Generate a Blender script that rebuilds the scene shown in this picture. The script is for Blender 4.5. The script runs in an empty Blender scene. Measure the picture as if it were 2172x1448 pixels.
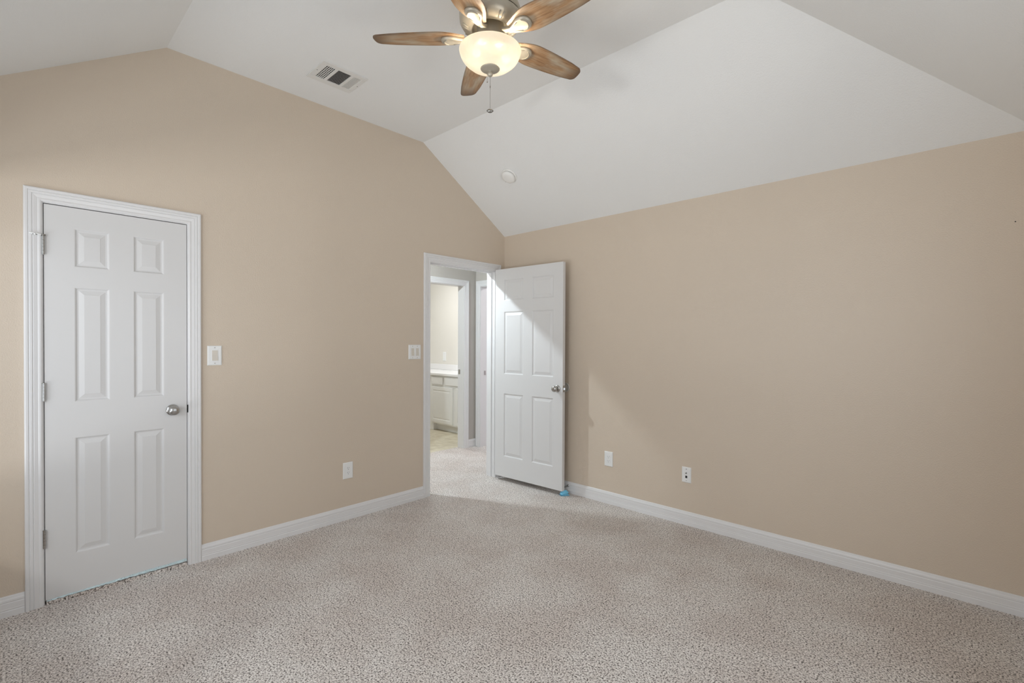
import bpy, bmesh, math, random
from mathutils import Vector, Matrix

random.seed(4)
S = bpy.context.scene
COL = S.collection
PI = math.pi

# ------------------------------------------------------------------ camera
F_PX, YAW, PITCH, ROLL = 1016.17, 0.81269, -0.009118, 0.004285
CX, CY, CZ, SY_PX = 3.44014, -3.51506, 1.37661, 7.784
cam = bpy.data.objects.new('camera', bpy.data.cameras.new('camera'))
COL.objects.link(cam)
d = Vector((-math.cos(YAW) * math.cos(PITCH), math.sin(YAW) * math.cos(PITCH), math.sin(PITCH)))
r = d.cross(Vector((0, 0, 1))).normalized()
u = r.cross(d)
r2 = r * math.cos(ROLL) + u * math.sin(ROLL)
u2 = -r * math.sin(ROLL) + u * math.cos(ROLL)
M = Matrix((r2, u2, -d)).transposed().to_4x4()
M.translation = Vector((CX, CY, CZ))
cam.matrix_world = M
cam.data.sensor_width = 36.0
cam.data.lens = 36.0 * F_PX / 2172.0
cam.data.shift_y = SY_PX / 2172.0
cam.data.clip_start = 0.02
S.camera = cam

# ------------------------------------------------------------------ view, world, daylight
S.view_settings.view_transform = 'Standard'
S.view_settings.look = 'None'
S.view_settings.gamma = 1.0
S.view_settings.use_curve_mapping = False
S.view_settings.exposure = -0.22
S.cycles.use_denoising = True
S.cycles.max_bounces = 12
S.cycles.diffuse_bounces = 7
S.cycles.transparent_max_bounces = 12
S.cycles.sample_clamp_indirect = 6.0

world = bpy.data.worlds.new('sky')
S.world = world
world.use_nodes = True
wb = world.node_tree.nodes['Background']
wb.inputs['Color'].default_value = (0.82, 0.905, 1.0, 1)
wb.inputs['Strength'].default_value = 1.5


def area(name, loc, target, sx, sy, power, color):
    L = bpy.data.lights.new(name, 'AREA')
    L.shape = 'RECTANGLE'
    L.size, L.size_y = sx, sy
    L.energy = power
    L.color = color
    o = bpy.data.objects.new(name, L)
    COL.objects.link(o)
    o.location = loc
    o.rotation_euler = (Vector(target) - Vector(loc)).to_track_quat('-Z', 'Y').to_euler()
    return o


# daylight through the back wall window, plus unseen lamps added for effect
area('daylight_back', (2.55, -4.12, 1.32), (2.8, -1.0, 0.5), 1.4, 1.55, 7, (0.91, 0.955, 1.0))
area('added_fill_near', (3.94, -2.10, 1.32), (0, -2.10, 1.32), 1.9, 1.55, 8, (0.91, 0.955, 1.0))  # added fill at the added side window, evens out left wall and ceiling
area('daylight_sky', (0.92, -4.72, 2.30), (0.0, -3.3, 1.5), 0.26, 0.26, 3.5, (0.92, 0.96, 1.0))
area('added_fill_ceiling', (1.4, -5.9, 0.15), (1.5, -1.9, 3.0), 1.4, 0.6, 40, (0.97, 0.985, 1.0))  # added upward fill that lifts the flat ceiling, no known source
area('added_blade_shadow_lamp', (2.42, -5.0, 1.62), (1.9, -1.0, 2.7), 0.34, 0.30, 32, (1.0, 0.985, 0.96))  # added lamp, placed to cast the fan blade shadow on the slope
area('added_fill_ground', (5.4, -2.2, 0.15), (0.6, -2.6, 3.0), 1.2, 0.5, 22, (1.0, 0.98, 0.95))  # added upward fill for the ceiling slopes, enters by the added side window

# ------------------------------------------------------------------ helpers


def tag(o, label=None, cat=None, group=None, kind=None):
    if label: o['label'] = label
    if cat: o['category'] = cat
    if group: o['group'] = group
    if kind: o['kind'] = kind
    return o


def empty(name, loc, rotz=0.0):
    o = bpy.data.objects.new(name, None)
    COL.objects.link(o)
    o.location = loc
    o.rotation_euler = (0, 0, rotz)
    o.empty_display_size = 0.1
    return o


def obj(name, bm, mat, parent=None, loc=None, rot=None, smooth=False, bevel=0.0, doubles=True):
    if doubles:
        bmesh.ops.remove_doubles(bm, verts=bm.verts, dist=1e-5)
    bmesh.ops.recalc_face_normals(bm, faces=bm.faces)
    me = bpy.data.meshes.new(name)
    bm.to_mesh(me)
    bm.free()
    for p in me.polygons:
        p.use_smooth = smooth
    o = bpy.data.objects.new(name, me)
    COL.objects.link(o)
    if mat: me.materials.append(mat)
    if parent: o.parent = parent
    if loc: o.location = loc
    if rot: o.rotation_euler = rot
    if bevel:
        b = o.modifiers.new('bevel', 'BEVEL')
        b.width = bevel
        b.segments = 2
        b.limit_method = 'ANGLE'
    return o


def NB(): return bmesh.new()


def box(bm, a, b):
    x0, y0, z0 = [min(p, q) for p, q in zip(a, b)]
    x1, y1, z1 = [max(p, q) for p, q in zip(a, b)]
    v = [bm.verts.new(c) for c in ((x0, y0, z0), (x1, y0, z0), (x1, y1, z0), (x0, y1, z0),
                                   (x0, y0, z1), (x1, y0, z1), (x1, y1, z1), (x0, y1, z1))]
    for f in ((0, 3, 2, 1), (4, 5, 6, 7), (0, 1, 5, 4), (1, 2, 6, 5), (2, 3, 7, 6), (3, 0, 4, 7)):
        bm.faces.new([v[i] for i in f])
    return v


def prism(bm, pts0, pts1):
    """closed solid between two matching loops"""
    a = [bm.verts.new(p) for p in pts0]
    b = [bm.verts.new(p) for p in pts1]
    n = len(a)
    bm.faces.new(a[::-1])
    bm.faces.new(b)
    for i in range(n):
        bm.faces.new((a[i], a[(i + 1) % n], b[(i + 1) % n], b[i]))


def lathe(bm, prof, seg=48, axis='Z', cap=True, mat=None):
    """revolve (r, h) points; axis Z, or X for a shape pointing along +x"""
    rings = []
    for (rr, h) in prof:
        ring = []
        if rr < 1e-6:
            p = (0, 0, h) if axis == 'Z' else (h, 0, 0)
            ring = [bm.verts.new(p)]
        else:
            for i in range(seg):
                t = 2 * PI * i / seg
                c, s = rr * math.cos(t), rr * math.sin(t)
                ring.append(bm.verts.new((c, s, h) if axis == 'Z' else (h, c, s)))
        rings.append(ring)
    new = [v for rg in rings for v in rg]
    for A, B in zip(rings, rings[1:]):
        if len(A) == 1 and len(B) == 1: continue
        for i in range(seg):
            j = (i + 1) % seg
            if len(A) == 1: bm.faces.new((A[0], B[i], B[j]))
            elif len(B) == 1: bm.faces.new((A[i], A[j], B[0]))
            else: bm.faces.new((A[i], A[j], B[j], B[i]))
    if cap:
        for rg in (rings[0], rings[-1]):
            if len(rg) > 1: bm.faces.new(rg)
    if mat: bmesh.ops.transform(bm, matrix=mat, verts=new)
    return new


def tube(bm, pts, rad, seg=8):
    pts = [Vector(p) for p in pts]
    rings = []
    for i, p in enumerate(pts):
        t = (pts[min(i + 1, len(pts) - 1)] - pts[max(i - 1, 0)]).normalized()
        a = t.orthogonal().normalized() if i == 0 else (rings_a - t * rings_a.dot(t)).normalized()
        rings_a = a
        b = t.cross(a)
        rr = rad[i] if isinstance(rad, (list, tuple)) else rad
        rings.append([bm.verts.new(p + a * rr * math.cos(2 * PI * k / seg) + b * rr * math.sin(2 * PI * k / seg)) for k in range(seg)])
    for A, B in zip(rings, rings[1:]):
        for k in range(seg):
            bm.faces.new((A[k], A[(k + 1) % seg], B[(k + 1) % seg], B[k]))
    bm.faces.new(rings[0][::-1])
    bm.faces.new(rings[-1])


# ------------------------------------------------------------------ materials
def mat_new(name):
    m = bpy.data.materials.new(name)
    m.use_nodes = True
    nt = m.node_tree
    b = nt.nodes['Principled BSDF']
    return m, nt, b


def N(nt, kind, **kw):
    n = nt.nodes.new(kind)
    for k, v in kw.items():
        if k in n.inputs: n.inputs[k].default_value = v
        else: setattr(n, k, v)
    return n


def bump(nt, b, scale, strength, dist=0.001, detail=2.0, coord='Object', stretch=None):
    tc = N(nt, 'ShaderNodeTexCoord')
    nz = N(nt, 'ShaderNodeTexNoise', Scale=scale, Detail=detail, Roughness=0.5)
    src = tc.outputs[coord]
    if stretch:
        mp = N(nt, 'ShaderNodeMapping')
        mp.inputs['Scale'].default_value = stretch
        nt.links.new(src, mp.inputs['Vector'])
        src = mp.outputs['Vector']
    nt.links.new(src, nz.inputs['Vector'])
    bp = N(nt, 'ShaderNodeBump', Strength=strength, Distance=dist)
    nt.links.new(nz.outputs['Fac'], bp.inputs['Height'])
    nt.links.new(bp.outputs['Normal'], b.inputs['Normal'])
    return nz


def paint(name, col, rough=0.5, bscale=0, bstr=0.0, dist=0.001, spec=0.5, var=0.0):
    m, nt, b = mat_new(name)
    b.inputs['Base Color'].default_value = (*col, 1)
    b.inputs['Roughness'].default_value = rough
    b.inputs['Specular IOR Level'].default_value = spec
    if bscale: bump(nt, b, bscale, bstr, dist)
    if var:
        tc = N(nt, 'ShaderNodeTexCoord')
        nz = N(nt, 'ShaderNodeTexNoise', Scale=1.3, Detail=3.0)
        nt.links.new(tc.outputs['Object'], nz.inputs['Vector'])
        mx = N(nt, 'ShaderNodeMix', data_type='RGBA')
        mx.inputs[6].default_value = (*[c * (1 - var) for c in col], 1)
        mx.inputs[7].default_value = (*[min(1, c * (1 + var)) for c in col], 1)
        nt.links.new(nz.outputs['Fac'], mx.inputs[0])
        nt.links.new(mx.outputs[2], b.inputs['Base Color'])
    return m


def metal(name, col, rough):
    m, nt, b = mat_new(name)
    b.inputs['Base Color'].default_value = (*col, 1)
    b.inputs['Metallic'].default_value = 1.0
    b.inputs['Roughness'].default_value = rough
    bump(nt, b, 900, 0.04, 0.0004)
    return m


M_WALL = paint('beige_orange_peel_paint', (0.650, 0.558, 0.456), 0.40, 170, 0.60, 0.0022, 0.5, 0.02)
M_CEIL = paint('ceiling_paint', (0.84, 0.85, 0.845), 0.75, 150, 0.55, 0.0022, 0.3)
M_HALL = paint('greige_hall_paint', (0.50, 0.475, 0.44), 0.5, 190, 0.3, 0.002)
M_BATH = paint('cream_bathroom_paint', (0.76, 0.74, 0.685), 0.5, 190, 0.3, 0.002)
M_NEXT = paint('white_bedroom_paint', (0.80, 0.765, 0.775), 0.5, 190, 0.3, 0.002)
M_TRIM = paint('white_trim_paint', (0.76, 0.76, 0.765), 0.32, 60, 0.05, 0.001)
M_DOOR = paint('white_door_paint', (0.70, 0.70, 0.70), 0.36, 260, 0.12, 0.0008)
M_PLATE = paint('white_plastic', (0.84, 0.85, 0.845), 0.3, 200, 0.02)
M_IVORY = paint('ivory_plastic', (0.68, 0.64, 0.57), 0.35, 200, 0.02)
M_DARK = paint('black_plastic', (0.012, 0.012, 0.012), 0.5, 200, 0.02)
M_SCREW = paint('painted_screw', (0.45, 0.44, 0.42), 0.4, 200, 0.02)
M_GREY = paint('grey_slot', (0.16, 0.16, 0.16), 0.5, 200, 0.02)
M_VENT = paint('white_enamel', (0.76, 0.76, 0.74), 0.4, 120, 0.03)
M_DET = paint('detector_plastic', (0.86, 0.86, 0.84), 0.45, 200, 0.02)
M_NICKEL = metal('satin_nickel', (0.46, 0.455, 0.44), 0.26)
M_CHROME = metal('chrome', (0.75, 0.75, 0.75), 0.15)
M_CHAIN = metal('pewter', (0.30, 0.29, 0.27), 0.35)
M_FAN = None
M_CAB = paint('cabinet_paint', (0.80, 0.80, 0.785), 0.4, 60, 0.04)
M_COUNTER = paint('white_cultured_marble', (0.86, 0.86, 0.86), 0.2, 3, 0.01, 0.0005, 0.5, 0.015)
M_BLUE = paint('blue_foam', (0.20, 0.60, 0.85), 0.55, 150, 0.2, 0.001)


def mat_fan_metal():
    m, nt, b = mat_new('brushed_champagne_metal')
    tc = N(nt, 'ShaderNodeTexCoord')
    nz = N(nt, 'ShaderNodeTexNoise', Scale=14.0, Detail=4.0)
    nt.links.new(tc.outputs['Object'], nz.inputs['Vector'])
    cr = N(nt, 'ShaderNodeValToRGB')
    cr.color_ramp.elements[0].color = (0.38, 0.345, 0.275, 1)
    cr.color_ramp.elements[1].color = (0.52, 0.48, 0.40, 1)
    nt.links.new(nz.outputs['Fac'], cr.inputs['Fac'])
    nt.links.new(cr.outputs['Color'], b.inputs['Base Color'])
    b.inputs['Metallic'].default_value = 0.35
    b.inputs['Roughness'].default_value = 0.36
    return m


def mat_blade():
    m, nt, b = mat_new('distressed_oak_veneer')
    tc = N(nt, 'ShaderNodeTexCoord')
    mp = N(nt, 'ShaderNodeMapping')
    mp.inputs['Scale'].default_value = (3.2, 95.0, 20.0)
    nt.links.new(tc.outputs['Object'], mp.inputs['Vector'])
    grain = N(nt, 'ShaderNodeTexNoise', Scale=2.6, Detail=7.0, Roughness=0.62)
    nt.links.new(mp.outputs['Vector'], grain.inputs['Vector'])
    mp2 = N(nt, 'ShaderNodeMapping')
    mp2.inputs['Scale'].default_value = (4.5, 13.0, 4.0)
    nt.links.new(tc.outputs['Object'], mp2.inputs['Vector'])
    wash = N(nt, 'ShaderNodeTexNoise', Scale=1.7, Detail=3.0)
    nt.links.new(mp2.outputs['Vector'], wash.inputs['Vector'])
    c1 = N(nt, 'ShaderNodeValToRGB')
    e = c1.color_ramp.elements
    e[0].position, e[0].color = 0.30, (0.205, 0.100, 0.042, 1)
    e[1].position, e[1].color = 0.72, (0.47, 0.295, 0.155, 1)
    nt.links.new(grain.outputs['Fac'], c1.inputs['Fac'])
    c2 = N(nt, 'ShaderNodeValToRGB')
    e = c2.color_ramp.elements
    e[0].position, e[0].color = 0.44, (0, 0, 0, 1)
    e[1].position, e[1].color = 0.70, (0.8, 0.8, 0.8, 1)
    nt.links.new(wash.outputs['Fac'], c2.inputs['Fac'])
    mx = N(nt, 'ShaderNodeMix', data_type='RGBA')
    mx.inputs[7].default_value = (0.47, 0.41, 0.31, 1)
    nt.links.new(c2.outputs['Color'], mx.inputs[0])
    nt.links.new(c1.outputs['Color'], mx.inputs[6])
    # burnished dark finish rubbed into the blade edges: edge mask stored on the blade mesh
    at = N(nt, 'ShaderNodeAttribute', attribute_name='edge_finish')
    wob = N(nt, 'ShaderNodeMath', operation='MULTIPLY_ADD')
    wob.inputs[1].default_value = 0.7
    wob.inputs[2].default_value = -0.35
    nt.links.new(wash.outputs['Fac'], wob.inputs[0])
    ad = N(nt, 'ShaderNodeMath', operation='ADD')
    nt.links.new(at.outputs['Fac'], ad.inputs[0])
    nt.links.new(wob.outputs[0], ad.inputs[1])
    c3 = N(nt, 'ShaderNodeValToRGB')
    e = c3.color_ramp.elements
    e[0].position, e[0].color = 0.40, (0, 0, 0, 1)
    e[1].position, e[1].color = 0.95, (0.75, 0.75, 0.75, 1)
    nt.links.new(ad.outputs[0], c3.inputs['Fac'])
    mx2 = N(nt, 'ShaderNodeMix', data_type='RGBA')
    mx2.inputs[7].default_value = (0.085, 0.042, 0.020, 1)
    nt.links.new(c3.outputs['Color'], mx2.inputs[0])
    nt.links.new(mx.outputs[2], mx2.inputs[6])
    nt.links.new(mx2.outputs[2], b.inputs['Base Color'])
    b.inputs['Roughness'].default_value = 0.42
    bp = N(nt, 'ShaderNodeBump', Strength=0.12, Distance=0.0006)
    nt.links.new(grain.outputs['Fac'], bp.inputs['Height'])
    nt.links.new(bp.outputs['Normal'], b.inputs['Normal'])
    return m


def mat_glass_bowl():
    m, nt, b = mat_new('alabaster_glass')
    out = nt.nodes['Material Output']
    tc = N(nt, 'ShaderNodeTexCoord')
    nz = N(nt, 'ShaderNodeTexNoise', Scale=9.0, Detail=5.0, Roughness=0.6)
    nt.links.new(tc.outputs['Object'], nz.inputs['Vector'])
    cr = N(nt, 'ShaderNodeValToRGB')
    cr.color_ramp.elements[0].position = 0.35
    cr.color_ramp.elements[0].color = (0.56, 0.47, 0.32, 1)
    cr.color_ramp.elements[1].position = 0.65
    cr.color_ramp.elements[1].color = (0.60, 0.51, 0.38, 1)
    nt.links.new(nz.outputs['Fac'], cr.inputs['Fac'])
    tl = N(nt, 'ShaderNodeBsdfTranslucent')
    dk = N(nt, 'ShaderNodeMix', data_type='RGBA', blend_type='MULTIPLY')
    dk.inputs[0].default_value = 1.0
    dk.inputs[7].default_value = (0.13, 0.135, 0.155, 1)
    nt.links.new(cr.outputs['Color'], dk.inputs[6])
    nt.links.new(dk.outputs[2], tl.inputs['Color'])
    df = N(nt, 'ShaderNodeBsdfDiffuse')
    nt.links.new(cr.outputs['Color'], df.inputs['Color'])
    gl = N(nt, 'ShaderNodeBsdfGlossy', Roughness=0.25)
    tr = N(nt, 'ShaderNodeBsdfTransparent')
    tr.inputs['Color'].default_value = (1.0, 0.9, 0.75, 1)
    m1 = N(nt, 'ShaderNodeMixShader', Fac=0.40)
    nt.links.new(tl.outputs[0], m1.inputs[1]); nt.links.new(df.outputs[0], m1.inputs[2])
    m2 = N(nt, 'ShaderNodeMixShader', Fac=0.04)
    nt.links.new(m1.outputs[0], m2.inputs[1]); nt.links.new(gl.outputs[0], m2.inputs[2])
    em = N(nt, 'ShaderNodeEmission', Strength=1.0)
    gm = N(nt, 'ShaderNodeMix', data_type='RGBA', blend_type='MULTIPLY')
    gm.inputs[0].default_value = 1.0
    gm.inputs[7].default_value = (1.12, 1.21, 1.36, 1)
    nt.links.new(cr.outputs['Color'], gm.inputs[6])
    nt.links.new(gm.outputs[2], em.inputs['Color'])
    m4 = N(nt, 'ShaderNodeAddShader')
    m3 = N(nt, 'ShaderNodeMixShader', Fac=0.09)
    nt.links.new(m2.outputs[0], m4.inputs[0]); nt.links.new(em.outputs[0], m4.inputs[1])
    nt.links.new(m4.outputs[0], m3.inputs[1]); nt.links.new(tr.outputs[0], m3.inputs[2])
    nt.links.new(m3.outputs[0], out.inputs['Surface'])
    return m


def mat_emit(name, col, strength):
    m, nt, b = mat_new(name)
    b.inputs['Base Color'].default_value = (0.8, 0.8, 0.8, 1)
    b.inputs['Emission Color'].default_value = (*col, 1)
    b.inputs['Emission Strength'].default_value = strength
    return m


def mat_carpet():
    m, nt, b = mat_new('speckled_pile_carpet')
    tc = N(nt, 'ShaderNodeTexCoord')
    P = tc.outputs['Object']
    f = N(nt, 'ShaderNodeTexNoise', Scale=132.0, Detail=2.0, Roughness=0.55)
    nt.links.new(P, f.inputs['Vector'])
    g = N(nt, 'ShaderNodeTexNoise', Scale=330.0, Detail=1.0)
    nt.links.new(P, g.inputs['Vector'])
    mixf = N(nt, 'ShaderNodeMix', data_type='FLOAT')
    mixf.inputs[0].default_value = 0.35
    nt.links.new(f.outputs['Fac'], mixf.inputs[2])
    nt.links.new(g.outputs['Fac'], mixf.inputs[3])
    cr = N(nt, 'ShaderNodeValToRGB')
    e = cr.color_ramp.elements
    e[0].position, e[0].color = 0.405, (0.052, 0.043, 0.036, 1)
    e[1].position, e[1].color = 0.62, (0.93, 0.89, 0.86, 1)
    k = cr.color_ramp.elements.new(0.470)
    k.color = (0.58, 0.53, 0.495, 1)
    # clumps: the dark yarn gathers a little every few centimetres
    mid = N(nt, 'ShaderNodeTexNoise', Scale=34.0, Detail=3.0, Roughness=0.6)
    nt.links.new(P, mid.inputs['Vector'])
    mad = N(nt, 'ShaderNodeMath', operation='MULTIPLY_ADD')
    mad.inputs[1].default_value = 0.10
    mad.inputs[2].default_value = -0.05
    nt.links.new(mid.outputs['Fac'], mad.inputs[0])
    add = N(nt, 'ShaderNodeMath', operation='ADD')
    nt.links.new(mixf.outputs[0], add.inputs[0])
    nt.links.new(mad.outputs[0], add.inputs[1])
    nt.links.new(add.outputs[0], cr.inputs['Fac'])
    # large soft patches where the pile lies differently
    big = N(nt, 'ShaderNodeTexNoise', Scale=2.3, Detail=4.0, Roughness=0.6)
    nt.links.new(P, big.inputs['Vector'])
    c2 = N(nt, 'ShaderNodeValToRGB')
    e = c2.color_ramp.elements
    e[0].position, e[0].color = 0.38, (0.92, 0.89, 0.87, 1)
    e[1].position, e[1].color = 0.62, (1.05, 1.06, 1.06, 1)
    nt.links.new(big.outputs['Fac'], c2.inputs['Fac'])
    mul = N(nt, 'ShaderNodeMix', data_type='RGBA', blend_type='MULTIPLY')
    mul.inputs[0].default_value = 1.0
    nt.links.new(cr.outputs['Color'], mul.inputs[6])
    nt.links.new(c2.outputs['Color'], mul.inputs[7])
    nt.links.new(mul.outputs[2], b.inputs['Base Color'])
    b.inputs['Roughness'].default_value = 0.95
    b.inputs['Specular IOR Level'].default_value = 0.1
    b.inputs['Sheen Weight'].default_value = 0.15
    bp = N(nt, 'ShaderNodeBump', Strength=0.7, Distance=0.006)
    nt.links.new(mixf.outputs[0], bp.inputs['Height'])
    nt.links.new(bp.outputs['Normal'], b.inputs['Normal'])
    return m


def mat_vinyl():
    m, nt, b = mat_new('bathroom_vinyl')
    tc = N(nt, 'ShaderNodeTexCoord')
    nz = N(nt, 'ShaderNodeTexNoise', Scale=9.0, Detail=5.0)
    nt.links.new(tc.outputs['Object'], nz.inputs['Vector'])
    cr = N(nt, 'ShaderNodeValToRGB')
    cr.color_ramp.elements[0].position = 0.3
    cr.color_ramp.elements[0].color = (0.48, 0.42, 0.30, 1)
    cr.color_ramp.elements[1].position = 0.7
    cr.color_ramp.elements[1].color = (0.66, 0.61, 0.48, 1)
    nt.links.new(nz.outputs['Fac'], cr.inputs['Fac'])
    nt.links.new(cr.outputs['Color'], b.inputs['Base Color'])
    b.inputs['Roughness'].default_value = 0.35
    return m


def mat_clear(name, tint, fac):
    m, nt, b = mat_new(name)
    out = nt.nodes['Material Output']
    tr = N(nt, 'ShaderNodeBsdfTransparent')
    tr.inputs['Color'].default_value = (*tint, 1)
    gl = N(nt, 'ShaderNodeBsdfGlossy', Roughness=0.08)
    mx = N(nt, 'ShaderNodeMixShader', Fac=fac)
    nt.links.new(tr.outputs[0], mx.inputs[1])
    nt.links.new(gl.outputs[0], mx.inputs[2])
    nt.links.new(mx.outputs[0], out.inputs['Surface'])
    return m


def mat_film():
    m, nt, b = mat_new('pale_blue_film')
    tc = N(nt, 'ShaderNodeTexCoord')
    nz = N(nt, 'ShaderNodeTexNoise', Scale=230.0, Detail=2.0)
    nt.links.new(tc.outputs['Object'], nz.inputs['Vector'])
    cr = N(nt, 'ShaderNodeValToRGB')
    cr.color_ramp.elements[0].position = 0.30
    cr.color_ramp.elements[0].color = (0.12, 0.17, 0.19, 1)
    cr.color_ramp.elements[1].position = 0.39
    cr.color_ramp.elements[1].color = (0.62, 0.77, 0.81, 1)
    nt.links.new(nz.outputs['Fac'], cr.inputs['Fac'])
    nt.links.new(cr.outputs['Color'], b.inputs['Base Color'])
    b.inputs['Roughness'].default_value = 0.3
    return m


M_FAN = mat_fan_metal()
M_BLADE = mat_blade()
M_BOWL = mat_glass_bowl()
M_BULB = mat_emit('warm_bulb', (1.0, 0.90, 0.75), 2.0)
M_CARPET = mat_carpet()
M_VINYL = mat_vinyl()
M_PANE = mat_clear('window_glass', (1, 1, 1), 0.05)
M_BUMPER = paint('frosted_vinyl', (0.62, 0.60, 0.55), 0.3, 200, 0.02)
M_FILM = mat_film()
M_LAMPGLASS = mat_emit('hall_lamp_glass', (0.82, 0.93, 1.0), 4200.0)
M_BATHGLASS = mat_emit('bath_lamp_glass', (0.97, 0.98, 1.0), 100.0)
M_NEXTGLASS = mat_emit('bedroom_lamp_glass', (1.0, 0.96, 0.985), 56.0)

# ------------------------------------------------------------------ room shell
LX, LY = 3.69, 3.872           # room size along the right wall and along the left wall
H, HT, INS = 2.44, 3.097, 1.015  # plate height, flat ceiling height, run of the slopes
TW = 0.115                     # wall thickness
YF, YP = -INS, -LY + INS       # edges of the flat ceiling


def gable(y):
    if y > YF: return H + (HT - H) * (-y / INS)
    if y < YP: return H + (HT - H) * ((y + LY) / INS)
    return HT


def gable_piece(bm, y0, y1, zb, x0=0.0, x1=-TW, top=None):
    ys = [y0] + [k for k in (YP, YF) if y0 < k < y1] + [y1]
    prof = [(y1, zb), (y0, zb)] + [(y, gable(y) if top is None else top) for y in ys]
    prism(bm, [(x0, y, z) for y, z in prof], [(x1, y, z) for y, z in prof])


D1L, D1R, D1T = -3.390, -2.748, 2.082      # closed door: rough opening
D2L, D2R, D2T = -0.945, -0.122, 2.082      # doorway to the hall
bm = NB()
gable_piece(bm, -LY - 0.12, D1L, 0)
gable_piece(bm, D1L, D1R, D1T)
gable_piece(bm, D1L, D1R, 0, -TW + 0.015, -TW, D1T)  # added panel behind the closed door, keeps the gaps around it dark
gable_piece(bm, D1R, D2L, 0)
gable_piece(bm, D2L, D2R, D2T)
gable_piece(bm, D2R, 0.0, 0)
tag(obj('wall_left', bm, M_WALL, doubles=False), 'beige textured gable wall with a closed door and an open doorway', 'wall', kind='structure')

bm = NB(); box(bm, (-TW, 0, 0), (LX + 0.12, 0.12, H + 0.02))
tag(obj('wall_right', bm, M_WALL), 'long beige textured wall behind the open door', 'wall', kind='structure')
U0, U1 = -3.05, -1.15          # unseen window added beside the camera for more light, along y
bm = NB()
box(bm, (LX, -LY, 0), (LX + 0.12, U0, H + 0.02)); box(bm, (LX, U1, 0), (LX + 0.12, 0, H + 0.02))
box(bm, (LX, U0, 0), (LX + 0.12, U1, 0.55)); box(bm, (LX, U0, 2.10), (LX + 0.12, U1, H + 0.02))
tag(obj('wall_near', bm, M_WALL, doubles=False), 'beige wall with an added window, beside the camera', 'wall', kind='structure')
W0, W1, WZ0, WZ1 = 0.14, 3.25, 0.55, 2.10
bm = NB()
box(bm, (0, -LY - 0.12, 0), (W0, -LY, H + 0.02)); box(bm, (W1, -LY - 0.12, 0), (LX + 0.12, -LY, H + 0.02))
box(bm, (W0, -LY - 0.12, 0), (W1, -LY, WZ0)); box(bm, (W0, -LY - 0.12, WZ1), (W1, -LY, H + 0.02))
tag(obj('wall_back', bm, M_WALL, doubles=False), 'beige wall with the window, behind the camera', 'wall', kind='structure')

bm = NB()
A, B, C_, D_ = (0, 0, H), (LX, 0, H), (LX, -LY, H), (0, -LY, H)
XE = LX - INS
a, b, c, e = (0, YF, HT), (XE, YF, HT), (XE, YP, HT), (0, YP, HT)
for f in ((a, b, c, e), (A, B, b, a), (B, C_, c, b), (C_, D_, e, c)):
    bm.faces.new([bm.verts.new(p) for p in f])
bmesh.ops.remove_doubles(bm, verts=bm.verts, dist=1e-5)
ceil = obj('ceiling', bm, M_CEIL)
tag(ceil, 'white vaulted ceiling with a flat middle and sloped sides', 'ceiling', kind='structure')
top = [(-0.12, -LY - 0.12), (LX + 0.12, -LY - 0.12), (LX + 0.12, 0.12), (-0.12, 0.12)]
sd = ceil.modifiers.new('solid', 'SOLIDIFY'); sd.thickness = 0.04; sd.offset = 1.0
for p in ceil.data.polygons:
    if p.normal.z > 0: p.flip()
ceil.data.update()
sd.offset = -1.0

bm = NB(); box(bm, (-1.315, -LY - 0.12, -0.05), (LX + 0.12, 0.12, 0)); box(bm, (-1.315, 0.12, -0.05), (0.1, 2.7, 0)); box(bm, (-.10, -3.376, -.01), (.006, -2.761, .0185))
tag(obj('floor', bm, M_CARPET, doubles=False), 'speckled beige and brown pile carpet', 'carpet', kind='structure')

# --- window in the back wall (lights the room)
def window(name, loc, rotz, width, label):
    win = empty(name, loc, rotz)
    tag(win, label, 'window', kind='structure')
    hw, hh = width / 2, WZ1 - WZ0
    bm = NB()
    for (x0, z0, x1, z1) in ((-hw, 0, -hw + .05, hh), (hw - .05, 0, hw, hh), (-hw, 0, hw, .05), (-hw, hh - .05, hw, hh), (-.025, 0, .025, hh)):
        box(bm, (x0, -.03, z0), (x1, .03, z1))
    obj('window_frame', bm, M_TRIM, win, doubles=False)
    bm = NB(); box(bm, (-hw + .05, -.004, .05), (hw - .05, .004, hh - .05))
    obj('window_pane', bm, M_PANE, win)
    bm = NB(); box(bm, (-hw - .05, .03, -.025), (hw + .05, .10, 0.0))
    obj('window_sill', bm, M_TRIM, win, bevel=.004)
window('window_1', ((W0 + W1) / 2, -LY - 0.06, WZ0), 0, W1 - W0, 'white framed window in the beige wall behind the camera')
window('added_window', (LX + 0.06, (U0 + U1) / 2, WZ0), PI / 2, U1 - U0, 'unseen white framed window added beside the camera for fill light')  # no such window known, added to spread light over left wall and ceiling

# ------------------------------------------------------------------ trim
CASING = [(0.0, 0.0), (0.0, 0.007), (0.006, 0.010), (0.012, 0.0100), (0.015, 0.0085), (0.030, 0.0125), (0.034, 0.0105), (0.036, 0.0145),
          (0.044, 0.0155), (0.048, 0.0125), (0.051, 0.0165), (0.059, 0.0170), (0.063, 0.015), (0.065, 0.011), (0.065, 0.0)]


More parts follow.
